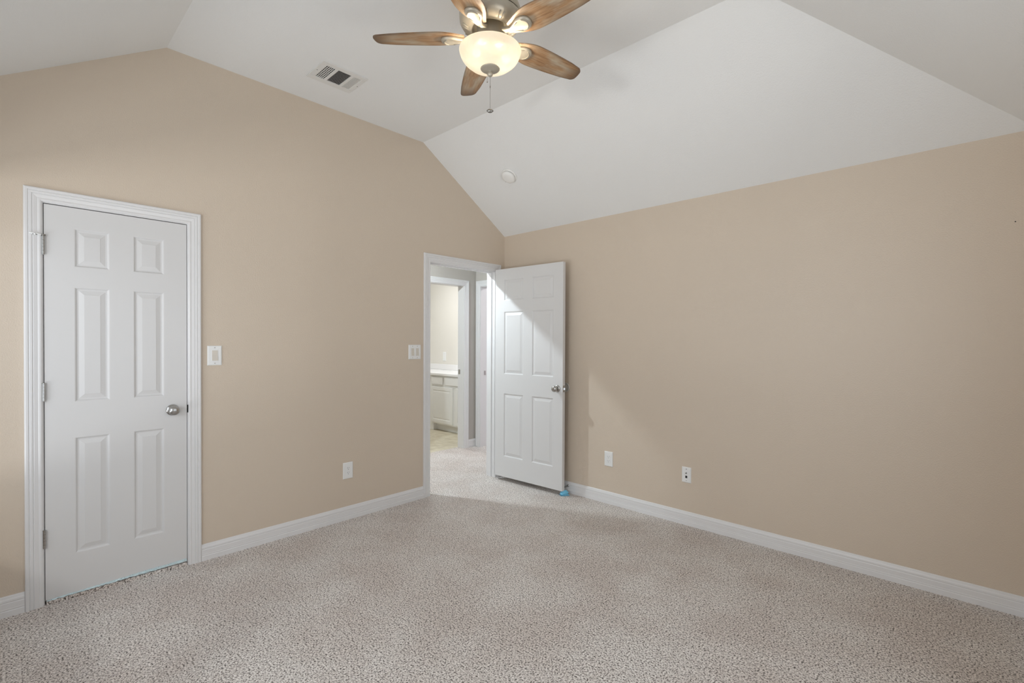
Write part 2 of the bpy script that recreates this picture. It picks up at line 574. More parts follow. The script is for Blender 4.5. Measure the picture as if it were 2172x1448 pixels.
def casing(bm, lo, hi, zt, place, z0=0.0, scale=1.0, left=True, right=True):
    """U shaped casing around an opening lo..hi with head zt; place(a, z, t) -> point"""
    rows = []
    for (w, t) in CASING:
        w *= scale
        rows.append([place(lo - w, z0, t), place(lo - w, zt + w, t), place(hi + w, zt + w, t), place(hi + w, z0, t)])
    V = [[bm.verts.new(p) for p in row] for row in rows]
    segs = ([0] if left else []) + [1] + ([2] if right else [])
    for i in range(len(V) - 1):
        for s in segs:
            bm.faces.new((V[i][s], V[i][s + 1], V[i + 1][s + 1], V[i + 1][s]))
    for s in segs:
        bm.faces.new((V[0][s], V[-1][s], V[-1][s + 1], V[0][s + 1]))
    bm.faces.new([v[segs[0]] for v in V]); bm.faces.new([v[segs[-1] + 1] for v in V])


def jamb(bm, lo, hi, zt, place, depth, th=0.018, stop=0.05):
    """jamb lining (lo..hi is the clear opening) with a stop bead; place(a, z, t): t runs into the wall (negative)"""
    def bx(a0, z0, t0, a1, z1, t1):
        p, q = place(a0, z0, t0), place(a1, z1, t1)
        box(bm, p, q)
    bx(lo - th, 0, 0, lo, zt + th, -depth); bx(hi, 0, 0, hi + th, zt + th, -depth); bx(lo, zt, 0, hi, zt + th, -depth)
    if stop:
        bx(lo, 0, -stop, lo + .011, zt, -stop - .032); bx(hi - .011, 0, -stop, hi, zt, -stop - .032); bx(lo + .011, zt - .011, -stop, hi - .011, zt, -stop - .032)


onA = lambda a_, z_, t_: (t_, a_, z_)
def trim(name, lo, hi, zt, place, depth, label, th, stop, scale=1.0, both=None, left=True, right=True):
    bm = NB()
    casing(bm, lo - 0.005, hi + 0.005, zt + 0.005, place, scale=scale, left=left, right=right)
    o = tag(obj(name, bm, M_TRIM), label, 'door casing', kind='structure')
    bm = NB(); jamb(bm, lo, hi, zt, place, depth, th, stop)
    obj('door_jamb', bm, M_TRIM, o, doubles=False)
    if both:
        bm = NB(); casing(bm, lo - 0.005, hi + 0.005, zt + 0.005, both, scale=scale)
        obj('back_casing', bm, M_TRIM, o)
    return o

trim('trim_1', -3.383, -2.757, 2.075, onA, TW - .016, 'white fluted casing around the closed door', .006, .042, 1.02)
trim('trim_2', -0.933, -0.134, 2.068, onA, TW, 'white fluted casing around the open doorway', .011, .042, 1.08,
     both=lambda a_, z_, t_: (-TW - t_, a_, z_))

BASE = [(0, 0), (0.0, 0.0145), (0.028, 0.0145), (0.032, 0.012), (0.036, 0.0135), (0.042, 0.0125), (0.066, 0.0125), (0.070, 0.0108), (0.074, 0.0125),
        (0.082, 0.012), (0.090, 0.0085), (0.097, 0.007), (0.101, 0.004), (0.101, 0.0)]


def baseboard(name, p0, p1, nrm, label):
    bm = NB()
    n = Vector(nrm)
    prism(bm, [Vector(p0) + n * t + Vector((0, 0, z)) for z, t in BASE], [Vector(p1) + n * t + Vector((0, 0, z)) for z, t in BASE])
    return tag(obj(name, bm, M_TRIM), label, 'baseboard', kind='structure')

baseboard('baseboard_left', (0, -2.686, 0), (0, -1.009, 0), (1, 0, 0), 'white moulded baseboard between the closed door and the doorway')
baseboard('baseboard_far_left', (0, -LY, 0), (0, -3.455, 0), (1, 0, 0), 'short white moulded baseboard left of the closed door')
baseboard('baseboard_right', (0.0, 0, 0), (LX, 0, 0), (0, -1, 0), 'long white moulded baseboard along the right wall')
baseboard('baseboard_near', (LX, 0, 0), (LX, -LY, 0), (-1, 0, 0), 'white baseboard along the wall beside the camera')
baseboard('baseboard_back', (0, -LY, 0), (LX, -LY, 0), (0, 1, 0), 'white baseboard under the window')

# ------------------------------------------------------------------ six panel doors
ROWS = [(0.200, 0.818), (1.008, 1.617), (1.724, 1.928)]


def slab(bm, w, h, th, cols, rows=ROWS):
    """face at t = 0 looking along +t, back at -th; local (a, z, t) -> (t, a, z)"""
    As = sorted({0, w, *[c for p in cols for c in p]})
    Zs = sorted({0, h, *[c for p in rows for c in p]})
    PR = [(0.0, 0.0), (0.004, -0.0015), (0.009, -0.0075), (0.016, -0.0075), (0.038, -0.002), (0.0385, -0.0012)]

    def face(base, sgn):
        P = lambda a_, z_, t_: bm.verts.new((base + sgn * t_, a_, z_))
        for a0, a1 in zip(As, As[1:]):
            for z0, z1 in zip(Zs, Zs[1:]):
                if (a0, a1) in cols and (z0, z1) in rows:
                    rings = [[P(a0 + i, z0 + i, t), P(a1 - i, z0 + i, t), P(a1 - i, z1 - i, t), P(a0 + i, z1 - i, t)] for i, t in PR]
                    for R0, R1 in zip(rings, rings[1:]):
                        for k in range(4):
                            bm.faces.new((R0[k], R0[(k + 1) % 4], R1[(k + 1) % 4], R1[k]))
                    bm.faces.new(rings[-1])
                else:
                    bm.faces.new([P(a0, z0, 0), P(a1, z0, 0), P(a1, z1, 0), P(a0, z1, 0)])
    face(0.0, 1.0); face(-th, -1.0)
    bmesh.ops.remove_doubles(bm, verts=bm.verts, dist=1e-6)
    for a0, a1 in zip(As, As[1:]):
        for z in (0, h):
            bm.faces.new([bm.verts.new(p) for p in ((0, a0, z), (0, a1, z), (-th, a1, z), (-th, a0, z))])
    for z0, z1 in zip(Zs, Zs[1:]):
        for a_ in (0, w):
            bm.faces.new([bm.verts.new(p) for p in ((0, a_, z0), (0, a_, z1), (-th, a_, z1), (-th, a_, z0))])


ROSE = [(0, 0), (0.033, 0), (0.033, 0.003), (0.031, 0.007), (0.024, 0.010), (0.015, 0.012)]
KNOB = [(0.0125, 0.008), (0.0115, 0.020), (0.0125, 0.026), (0.020, 0.029), (0.0262, 0.036), (0.0280, 0.044), (0.0262, 0.053), (0.019, 0.059), (0.010, 0.0615), (0, 0.062)]


def knob(parent, loc, flip=False):
    bm = NB(); lathe(bm, KNOB, 40, 'X', cap=False)
    k = obj('door_knob', bm, M_NICKEL, parent, loc, (0, 0, PI) if flip else None, smooth=True)
    bm = NB(); lathe(bm, ROSE + [(0.0, 0.012)], 40, 'X', cap=False)
    r_ = obj('rosette', bm, M_NICKEL, k, smooth=True)
    return k


def hinge(parent, loc, stop=False):
    bm = NB()
    for i in range(5):
        lathe(bm, [(0, -0.045 + i * .018 + .0005), (0.0065, -0.045 + i * .018 + .0005), (0.0065, -0.027 + i * .018 - .0005), (0, -0.027 + i * .018 - .0005)], 16, 'Z')
    lathe(bm, [(0, -0.050), (0.004, -0.049), (0.005, -0.045), (0, -0.045)], 12, 'Z', cap=False)
    lathe(bm, [(0, 0.045), (0.0075, 0.045), (0.0075, 0.048), (0, 0.0495)], 12, 'Z', cap=False)
    box(bm, (-0.012, -0.0012, -0.045), (-0.004, 0.0012, 0.045))
    h = obj('hinge', bm, M_NICKEL, parent, loc, smooth=False, doubles=False)
    return h


d1 = empty('door_1', (0.0, -3.380, 0.023))
tag(d1, 'closed narrow white six-panel door in the left wall', 'door', kind='structure')
bm = NB(); slab(bm, 0.620, 2.047, 0.035, [(0.116, 0.259), (0.365, 0.507)], [(a_ + .011, b_ + .011) for a_, b_ in ROWS])
obj('door_slab', bm, M_DOOR, d1)
knob(d1, (0.0, 0.548, 0.932))
for z in (0.321, 1.079, 1.833):
    hinge(d1, (0.0085, -0.003, z))
# hinge pin stop on the top hinge: arm, threaded rod and white rubber tips
bm = NB()
tube(bm, [(0.010, -0.003, 1.885), (0.016, -0.022, 1.8845), (0.022, -0.042, 1.883)], 0.0028, 8)
hs = obj('hinge_pin_stop', bm, M_CHAIN, d1)
bm = NB(); lathe(bm, [(0, -.003), (.010, -.003), (.010, .003), (0, .003)], 16, 'Z', cap=False, mat=Matrix.Translation((0.010, -0.003, 1.885)))
obj('stop_collar', bm, M_CHAIN, hs)
for p0, p1 in (((0.020, -0.030, 1.884), (0.0165, -0.054, 1.889)), ((0.012, -0.012, 1.884), (0.018, -0.030, 1.889))):
    bm = NB(); tube(bm, [p0, p1], 0.0055, 10)
    obj('rubber_tip', bm, M_PLATE, hs)
# dark latch and strike in the gap
bm = NB(); box(bm, (-0.012, 0.6205, 0.909), (0.0008, 0.6275, 0.956))
obj('latch', bm, M_DARK, d1)

# open door: hinged at the right jamb, swung back to the right wall
ANG = math.radians(2.5)
d2 = empty('door_2', (0.045, -0.168, 0.044))
d2.rotation_euler = (0, 0, ANG - PI / 2)
tag(d2, 'open white six-panel door swung back against the right wall', 'door', kind='structure')
# local: +x is the face looking at the camera (world -y), +y runs along the slab away from the hinge
bm = NB(); slab(bm, 0.812, 2.034, 0.035, [(0.112, 0.357), (0.463, 0.709)])
obj('door_slab', bm, M_DOOR, d2)
knob(d2, (0.0, 0.753, 0.908))
knob(d2, (-0.035, 0.753, 0.908), True)
bm = NB(); box(bm, (-0.030, 0.812, 0.880), (-0.005, 0.8135, 0.937))
lp = obj('latch_plate', bm, M_NICKEL, d2)
bm = NB(); prism(bm, [(-0.024, 0.812, 0.899), (-0.011, 0.812, 0.899), (-0.011, 0.812, 0.917), (-0.024, 0.812, 0.917)],
                 [(-0.024, 0.823, 0.899), (-0.022, 0.823, 0.899), (-0.022, 0.823, 0.917), (-0.024, 0.823, 0.917)])
obj('latch_bolt', bm, M_CHROME, lp)
for z in (0.310, 1.068, 1.822):
    hinge(d2, (-0.042, -0.008, z))

# ------------------------------------------------------------------ hall, bathroom and the next room seen through the doorway
HX, HY = -1.205, 0.700
bm = NB()
box(bm, (HX - .115, -2.3, 0), (HX, -0.285, H)); box(bm, (HX - .115, 0.515, 0), (HX, HY + .115, H)); box(bm, (HX - .115, -0.285, 2.085), (HX, 0.515, H))
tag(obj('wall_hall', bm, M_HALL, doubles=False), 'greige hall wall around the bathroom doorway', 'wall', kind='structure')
bm = NB()
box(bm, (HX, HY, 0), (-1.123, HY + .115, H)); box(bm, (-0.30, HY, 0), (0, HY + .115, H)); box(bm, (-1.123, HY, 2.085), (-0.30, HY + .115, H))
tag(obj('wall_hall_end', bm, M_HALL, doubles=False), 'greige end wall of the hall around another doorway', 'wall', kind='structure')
bm = NB(); box(bm, (HX - .115, -2.42, 0), (-TW, -2.3, H))
tag(obj('wall_hall_start', bm, M_HALL), 'greige wall at the hidden end of the hall', 'wall', kind='structure')
bm = NB(); box(bm, (-TW, 0.0, 0), (0, HY, H))
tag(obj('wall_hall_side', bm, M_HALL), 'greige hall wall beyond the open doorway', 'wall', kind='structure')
bm = NB(); box(bm, (-4.3, -2.42, H), (-TW + .02, 2.75, H + .05)); box(bm, (-TW + .02, 0.121, H), (0.9, 2.75, H + .05))
tag(obj('ceiling_hall', bm, M_CEIL, doubles=False), 'white flat ceiling over the hall and bathroom', 'ceiling', kind='structure')
onHall = lambda a_, z_, t_: (HX + t_, a_, z_)
onEnd = lambda a_, z_, t_: (a_, HY - t_, z_)
trim('trim_3', -0.267, 0.497, 2.068, onHall, .115, 'white casing around the bathroom doorway', .018, 0, 1.08)
trim('trim_4', -1.108, -0.315, 2.068, onEnd, .115, 'white casing around the doorway at the end of the hall', .015, 0, 1.15)
baseboard('baseboard_hall', (HX, 0.572, 0), (HX, HY, 0), (1, 0, 0), 'short white baseboard between the two hall doorways')
# strike plates on the far jambs
bm = NB(); box(bm, (HX - .100, 0.4945, 0.945), (HX - .070, 0.4970, 1.005))
tag(obj('strike_plate', bm, M_NICKEL), 'small nickel strike plate on the bathroom door jamb', 'strike plate')
bm = NB(); box(bm, (-1.108, HY + .060, 0.93), (-1.1055, HY + .090, 0.985))
tag(obj('strike_plate', bm, M_NICKEL), 'small nickel strike plate on the jamb at the end of the hall', 'strike plate')
# next room
bm = NB(); box(bm, (-1.205, HY + .115, 0), (-1.118, 2.6, H))
tag(obj('wall_bedroom', bm, M_NEXT), 'white side wall of the room past the end of the hall', 'wall', kind='structure')
bm = NB(); box(bm, (-1.205, 2.6, 0), (0.9, 2.7, H)); box(bm, (0.8, 0.121, 0), (0.9, 2.7, H)); box(bm, (0, HY, 0), (0.9, HY + .115, H))
tag(obj('wall_bedroom_far', bm, M_NEXT, doubles=False), 'white far walls of the room past the hall', 'wall', kind='structure')
baseboard('baseboard_bedroom', (-1.118, HY + .116, 0), (-1.118, 2.6, 0), (1, 0, 0), 'white baseboard in the room past the hall')
# bathroom shell
BY = 1.600
bm = NB(); box(bm, (-4.2, BY, 0), (HX - .115, BY + .1, H))
tag(obj('wall_bathroom', bm, M_BATH), 'cream bathroom wall behind the vanity', 'wall', kind='structure')
bm = NB(); box(bm, (-4.3, -1.5, 0), (-4.2, BY + .1, H)); box(bm, (-4.2, -1.6, 0), (HX - .115, -1.5, H)); box(bm, (HX - .115, HY, 0), (HX - .114, BY, H))
tag(obj('wall_bathroom_far', bm, M_BATH, doubles=False), 'cream far walls of the bathroom', 'wall', kind='structure')
bm = NB(); box(bm, (-4.3, -1.6, -0.05), (-1.315, BY + .1, -0.002))
tag(obj('floor_bathroom', bm, M_VINYL), 'tan vinyl bathroom floor', 'floor', kind='structure')

# vanity cabinet and its top
V0, V1, VY, VZ = -3.95, -1.345, 1.025, 0.842
van = empty('vanity_cabinet', ((V0 + V1) / 2, VY, 0))
tag(van, 'off-white vanity cabinet with drawers, seen through the bathroom doorway', 'cabinet')
ox = (V0 + V1) / 2
bm = NB()
box(bm, (V0 - ox, 0, .105), (V1 - ox, BY - VY - .002, VZ)); box(bm, (V0 - ox, .07, 0), (V1 - ox, BY - VY - .002, .105)); box(bm, (V0 - ox, 0, 0), (-2.52 - ox, .07, .105))
obj('cabinet_body', bm, M_CAB, van, doubles=False)


def raised(bm, x0, x1, z0, z1, th, bord):
    PRf = [(0, 0), (0.003, -th), (bord, -th), (bord + .004, -th + .004), (bord + .012, -th + .004), (bord + .03, -th + .001)] if bord else [(0, 0), (0.004, -th)]
    rg = [[bm.verts.new(p) for p in ((x0 + i, t, z0 + i), (x1 - i, t, z0 + i), (x1 - i, t, z1 - i), (x0 + i, t, z1 - i))] for i, t in PRf]
    for R0, R1 in zip(rg, rg[1:]):
        for k in range(4): bm.faces.new((R0[k], R0[(k + 1) % 4], R1[(k + 1) % 4], R1[k]))
    bm.faces.new(rg[-1])

xs = [(-3.90, -3.30), (-3.25, -2.62), (-2.565, -2.280), (-2.245, -1.72), (-1.70, -1.38)]
for x0, x1 in xs:
    bm = NB(); raised(bm, x0 - ox, x1 - ox, .705, .822, .018, 0)
    obj('drawer_front', bm, M_CAB, van)
for x0, x1 in ((-3.90, -3.25), (-3.18, -2.62), (-2.565, -2.048), (-1.985, -1.40)):
    bm = NB(); raised(bm, x0 - ox, x1 - ox, .125, .672, .018, .05)
    obj('cabinet_door', bm, M_CAB, van)
ct = NB(); box(ct, (V0, VY - .028, VZ + .001), (V1, BY - .001, VZ + .040))
top_ = obj('countertop', ct, M_COUNTER, bevel=.006)
tag(top_, 'white vanity countertop with a low backsplash under the cream wall', 'countertop')
bm = NB(); box(bm, (V0, BY - .022, VZ + .040), (V1, BY - .001, VZ + .135))
obj('backsplash', bm, M_COUNTER, top_, bevel=.004)

# ------------------------------------------------------------------ plates on the walls
def plate_bm(w, h, t=.006):
    bm = NB()
    b = .004
    P = lambda x, y, z: (z, x, y)
    rg = [[bm.verts.new(P(sx * (w / 2 - i), sy * (h / 2 - i), z)) for sx, sy in ((-1, -1), (1, -1), (1, 1), (-1, 1))] for i, z in ((0, 0), (0, .002), (.0025, .0048), (b + .002, t))]
    for R0, R1 in zip(rg, rg[1:]):
        for k in range(4): bm.faces.new((R0[k], R0[(k + 1) % 4], R1[(k + 1) % 4], R1[k]))
    bm.faces.new(rg[-1]); bm.faces.new(rg[0][::-1])
    return bm


def screw(parent, y, z, mat=None):
    bm = NB(); lathe(bm, [(0, 0), (.0034, 0), (.0030, .001), (0, .0014)], 12, 'X', cap=False)
    return obj('screw', bm, mat or M_SCREW, parent, (.006, y, z), smooth=True)


def rocker(parent, y, w=.031):
    bm = NB(); box(bm, (.0055, -.0175, -.0345), (.0068, .0175, .0345))
    fr = obj('switch_frame', bm, M_PLATE, parent, (0, y, 0))
    bm = NB()
    prism(bm, [(.006, -w / 2, -.032), (.0115, -w / 2, -.032), (.0075, -w / 2, 0), (.0085, -w / 2, .032), (.006, -w / 2, .032)],
          [(.006, w / 2, -.032), (.0115, w / 2, -.032), (.0075, w / 2, 0), (.0085, w / 2, .032), (.006, w / 2, .032)])
    obj('rocker', bm, M_IVORY, parent, (0, y, 0))


def wall_plate(name, loc, rotz, w, h, label, cat):
    t = empty(name, loc, rotz)
    tag(t, label, cat)
    obj('cover_plate', plate_bm(w, h), M_PLATE, t)
    return t

sw = wall_plate('light_switch', (0, -2.611, 1.276), 0, .080, .124, 'white single rocker light switch right of the closed door', 'light switch')
rocker(sw, 0); screw(sw, 0, .049); screw(sw, 0, -.049)
sw2 = wall_plate('light_switch', (0, -1.100, 1.277), 0, .124, .124, 'white double rocker light switch left of the open doorway', 'light switch')
for y in (-.024, .024):
    rocker(sw2, y, .028); screw(sw2, y, .049); screw(sw2, y, -.049)


def outlet(loc, rotz, label, w=.081, h=.125):
    t = wall_plate('wall_outlet', loc, rotz, w, h, label, 'outlet')
    bm = NB(); box(bm, (.0055, -.0175, -.0345), (.0072, .0175, .0345))
    rc = obj('receptacle', bm, M_PLATE, t)
    for z in (.0175, -.0175):
        for y, hh_ in ((-.0065, .0045), (.0065, .0035)):
            bm = NB(); box(bm, (.0068, y - .0011, z + .004 - hh_), (.0075, y + .0011, z + .004 + hh_))
            obj('slot', bm, M_GREY, rc)
        bm = NB(); lathe(bm, [(0, 0), (.0027, 0), (.0027, .0008), (0, .0008)], 12, 'X', cap=False)
        obj('ground_hole', bm, M_GREY, rc, (.0068, 0, z - .0075))
    screw(t, 0, .0505, M_PLATE); screw(t, 0, -.0505, M_PLATE)
    return t

outlet((0, -1.7115, .3755), 0, 'white wall outlet above the left baseboard')
outlet((1.249, 0, .3780), -PI / 2, 'white wall outlet on the right wall, nearer the open door')
cx_ = wall_plate('cable_jack', (1.926, 0, .3755), -PI / 2, .071, .116, 'white cable and data jack plate low on the right wall', 'wall jack')
screw(cx_, 0, .043, M_GREY); screw(cx_, 0, -.043)
bm = NB(); lathe(bm, [(0, 0), (.0055, 0), (.0055, .003), (.0042, .003), (.0042, .010), (0, .010)], 6, 'X', cap=False)
obj('coaxial_connector', bm, M_CHAIN, cx_, (.006, 0, .014))
bm = NB(); box(bm, (.0058, -.0075, -.024), (.0066, .0075, -.006))
obj('data_port', bm, M_DARK, cx_)
bs = wall_plate('light_switch', (-2.975, BY - .0005, 1.106), -PI / 2, .085, .150, 'white switch plate on the cream bathroom wall above the counter', 'light switch')
bm = NB(); box(bm, (.0055, -.016, -.033), (.0085, .016, .033)); obj('rocker', bm, M_PLATE, bs)

# clear wall bumper behind the knob, nail, door stop, blue wedge, film under the door
bm = NB(); lathe(bm, [(0, 0), (.042, 0), (.042, .004), (.040, .007), (.037, .007), (.034, .0035), (.018, .003), (0, .0028)], 40, 'X', cap=False)
wbp = obj('wall_bumper', bm, M_BUMPER, None, (0.792, -.0008, .955), (0, 0, -PI / 2), smooth=True)
tag(wbp, 'frosted round wall bumper on the right wall behind the open door knob', 'wall bumper')
bm = NB(); lathe(bm, [(0, 0), (.0022, 0), (.0030, .003), (0, .0036)], 10, 'X', cap=False)
tag(obj('nail', bm, M_DARK, None, (3.617, 0, 1.990), (0, 0, -PI / 2)), 'tiny dark nail head high on the right wall', 'nail')

ds = empty('door_stop', (0.836, -0.0125, 0.066))
tag(ds, 'small metal door stop screwed to the right baseboard behind the open door', 'door stop')
bm = NB(); lathe(bm, [(0, 0), (.012, 0), (.012, .002), (.006, .007), (0, .007)], 20, 'X', cap=False)
obj('stop_base', bm, M_CHROME, ds, rot=(0, 0, -PI / 2), smooth=True)
bm = NB()
tube(bm, [(.0055 * math.cos(t * .9), -.006 - t * .00105, .0055 * math.sin(t * .9)) for t in range(0, 58)], .0013, 6)
obj('spring', bm, M_CHAIN, ds, smooth=True)
bm = NB(); lathe(bm, [(0, .064), (.007, .064), (.0078, .072), (.006, .078), (0, .079)], 20, 'X', cap=False)
obj('rubber_tip', bm, M_DARK, ds, rot=(0, 0, -PI / 2), smooth=True)

bm = NB()
sec = 14
loops = []
for i in range(sec + 1):
    t = i / sec
    x = -0.034 + 0.068 * t
    env = math.sin(PI * min(1, max(0.0, 0.06 + 0.90 * t)))
    hgt = 0.012 + 0.034 * env ** .8
    wid = 0.015 + 0.018 * env
    lp_ = []
    for k in range(20):
        a_ = 2 * PI * k / 20
        rid = 1 + .20 * math.cos(6 * a_ + 1.8 * t)
        yy = wid * math.cos(a_) * rid
        zz = max(0.0, hgt * .48 + hgt * .52 * math.sin(a_) * rid)
        lp_.append(bm.verts.new((x + .010 * math.sin(3 * a_ + t * 4), yy + .012 * math.sin(t * PI), zz)))
    loops.append(lp_)
for A_, B_ in zip(loops, loops[1:]):
    for k in range(20): bm.faces.new((A_[k], A_[(k + 1) % 20], B_[(k + 1) % 20], B_[k]))
bm.faces.new(loops[0]); bm.faces.new(loops[-1])
wd = obj('door_wedge', bm, M_BLUE, None, (0.856, -0.096, 0.0), (0, 0, math.radians(55)), smooth=True)
tag(wd, 'crumpled bright blue wedge on the carpet at the open door corner', 'door wedge')

bm = NB()
n = 60
up, dn = [], []
for i in range(n + 1):
    y = -3.375 + .612 * i / n
    hz = .0225 + .0195 * (i / n) ** .8 + random.uniform(-.0015, .0015)
    lo = .0195 + .007 * (i / n) + random.uniform(-.002, .0025)
    up.append((bm.verts.new((.0035 + random.uniform(-.0015, .002), y, hz)), bm.verts.new((.0005, y, hz))))
    dn.append((bm.verts.new((.006 + random.uniform(-.002, .002), y, lo)), bm.verts.new((.0005, y, lo))))
for i in range(n):
    bm.faces.new((dn[i][0], dn[i + 1][0], up[i + 1][0], up[i][0]))
    bm.faces.new((up[i][0], up[i + 1][0], up[i + 1][1], up[i][1]))
    bm.faces.new((dn[i][1], up[i][1], up[i + 1][1], dn[i + 1][1]))
    bm.faces.new((dn[i][0], dn[i][1], dn[i + 1][1], dn[i + 1][0]))
tag(obj('plastic_film', bm, M_FILM), 'pale blue strip of crinkled film along the bottom edge of the closed door', 'plastic film')

# ------------------------------------------------------------------ ceiling vent
vt = empty('air_vent', (0.4375, -2.017, HT))
tag(vt, 'white rectangular air vent with dark louvres in the flat ceiling', 'air vent')
VW, VL = .262, .306      # along x, along y
bm = NB()
u0, u1 = -VW / 2, VW / 2
v0 = -VL / 2
cu0, cu1 = u0 + .050, u1 - .040
secs = [(.135, .325), (.385, .665), (.725, .90)]
sv = [(v0 + VL * a_, v0 + VL * b_) for a_, b_ in secs]
ys = [v0] + [q for s_ in sv for q in s_] + [VL / 2]
zt = -.007
def quad(pts): bm.faces.new([bm.verts.new(p) for p in pts])
box(bm, (u0 + .004, v0 + .004, zt), (cu0, VL / 2 - .004, -.0005)); box(bm, (cu1, v0 + .004, zt), (u1 - .004, VL / 2 - .004, -.0005))
for i in range(0, len(ys), 2):
    box(bm, (cu0, max(ys[i], v0 + .004), zt), (cu1, min(ys[i + 1], VL / 2 - .004), -.0005))
fr = obj('vent_frame', bm, M_VENT, vt, doubles=False, bevel=.0015)
bm = NB(); box(bm, (cu0, v0 + .03, -.0012), (cu1, VL / 2 - .02, -.0004))
obj('duct_opening', bm, M_DARK, vt)
def louvre(a, b, tilt, along, w):
    bm = NB()
    t = .0009
    c, s = math.cos(tilt) * w / 2, math.sin(tilt) * w / 2
    if along == 'x':
        for off in (0,):
            prism(bm, [(a[0], a[1] - c, -.0048 - s), (a[0], a[1] + c, -.0048 + s), (a[0], a[1] + c, -.0048 + s + t), (a[0], a[1] - c, -.0048 - s + t)],
                  [(b[0], a[1] - c, -.0048 - s), (b[0], a[1] + c, -.0048 + s), (b[0], a[1] + c, -.0048 + s + t), (b[0], a[1] - c, -.0048 - s + t)])
    else:
        prism(bm, [(a[0] - c, a[1], -.0048 - s), (a[0] + c, a[1], -.0048 + s), (a[0] + c, a[1], -.0048 + s + t), (a[0] - c, a[1], -.0048 - s + t)],
              [(a[0] - c, b[1], -.0048 - s), (a[0] + c, b[1], -.0048 + s), (a[0] + c, b[1], -.0048 + s + t), (a[0] - c, b[1], -.0048 - s + t)])
    return obj('louvre', bm, M_VENT, vt)
s0, s1, s2 = sv
for i in range(6):
    y = s0[0] + (s0[1] - s0[0]) * i / 5
    louvre((cu0, y), (cu1, y), math.radians(-20), 'x', .0034)
for i in range(13):
    x = cu0 + (cu1 - cu0) * (i + .5) / 13
    louvre((x, s1[0]), (x, s1[1]), math.radians(-25), 'y', .0066)
for i in range(6):
    y = s2[0] + (s2[1] - s2[0]) * (i + .4) / 6
    louvre((cu0, y), (cu1, y), math.radians(16), 'x', .0112)
bm = NB()
for i in range(8):
    x = cu0 + (cu1 - cu0) * (i + .5) / 8
    box(bm, (x - .0014, s0[0], -.0030), (x + .0014, s0[1], -.0014))
obj('cross_vanes', bm, M_VENT, vt, doubles=False)
for y in (v0 + .018, VL / 2 - .012):
    bm = NB(); lathe(bm, [(0, -.0085), (.003, -.008), (.0035, -.0068), (0, -.0068)], 12, 'Z', cap=False)
    obj('screw', bm, M_GREY, vt, (0, y, 0))

# ------------------------------------------------------------------ smoke detector on the right slope
sl = math.atan2(HT - H, INS)
sy_ = -0.545
sdt = empty('smoke_detector', (0.588, sy_, H + (HT - H) * (-sy_ / INS)))
# local -z points out of the slope (down and away from the right wall)
sdt.rotation_euler = (-sl, 0, 0)
tag(sdt, 'round white smoke detector on the sloped ceiling', 'smoke detector')
bm = NB(); lathe(bm, [(0, 0), (.070, 0), (.070, -.006), (.066, -.010), (0, -.010)], 48, 'Z', cap=False)
obj('base_ring', bm, M_DET, sdt, smooth=True)
bm = NB(); lathe(bm, [(.056, -.010), (.0575, -.016), (.060, -.017), (.0595, -.026), (.055, -.035), (.046, -.040), (.030, -.043), (0, -.044)], 48, 'Z', cap=False)
obj('cover', bm, M_DET, sdt, smooth=True)
bm = NB()
for i in range(28):
    t = 2 * PI * i / 28
    m4 = Matrix.Rotation(t, 4, 'Z')
    vs = box(bm, (.0555, -.004, -.0165), (.0585, .004, -.0105)); bmesh.ops.transform(bm, matrix=m4, verts=vs)
obj('sensor_slots', bm, M_SCREW, sdt, doubles=False)
bm = NB(); lathe(bm, [(0, -.0425), (.006, -.0425), (.006, -.0405), (0, -.0405)], 16, 'Z', cap=False)
obj('test_button', bm, M_GREY, sdt, (-.038, .022, .003))

# ------------------------------------------------------------------ ceiling fan with light
FX, FY = 1.84, -1.979
fan = empty('ceiling_fan', (FX, FY, HT))
tag(fan, 'flush ceiling fan with five brown blades and a glowing cream bowl light', 'ceiling fan')
Z = lambda z: z - HT
bm = NB()
lathe(bm, [(0, 0), (.098, 0), (.100, Z(3.03)), (.106, Z(2.97)), (.122, Z(2.935)), (.138, Z(2.895)), (.1425, Z(2.868)), (.1400, Z(2.865))], 64, 'Z', cap=False)
obj('canopy', bm, M_FAN, fan, smooth=True)
bm = NB()
lathe(bm, [(.130, Z(2.868)), (.1405, Z(2.862)), (.1420, Z(2.855)), (.140, Z(2.838)), (.128, Z(2.818)), (.104, Z(2.803)), (.086, Z(2.799)), (.083, Z(2.803)), (.080, Z(2.83)), (0, Z(2.83))], 64, 'Z', cap=False)
mh = obj('motor_housing', bm, M_FAN, fan, smooth=True)
bm = NB(); tube(bm, [(.127, 0, Z(2.8155)), (.112, 0, Z(2.8060)), (.100, 0, Z(2.8005))], .0032, 6)
rib0 = obj('vent_rib', bm, M_FAN, mh, smooth=True)
for i in range(20):
    rb = rib0 if i == 0 else rib0.copy()
    if i: COL.objects.link(rb)
    rb.rotation_euler = (0, 0, 2 * PI * (i // 2) / 10 + (-.075, .075)[i % 2] + .3)
bm = NB()
lathe(bm, [(0, Z(2.832)), (.062, Z(2.832)), (.062, Z(2.745)), (.070, Z(2.735)), (.078, Z(2.722)), (.078, Z(2.716)), (0, Z(2.714))], 48, 'Z', cap=False)
obj('switch_housing', bm, M_FAN, fan, smooth=True)

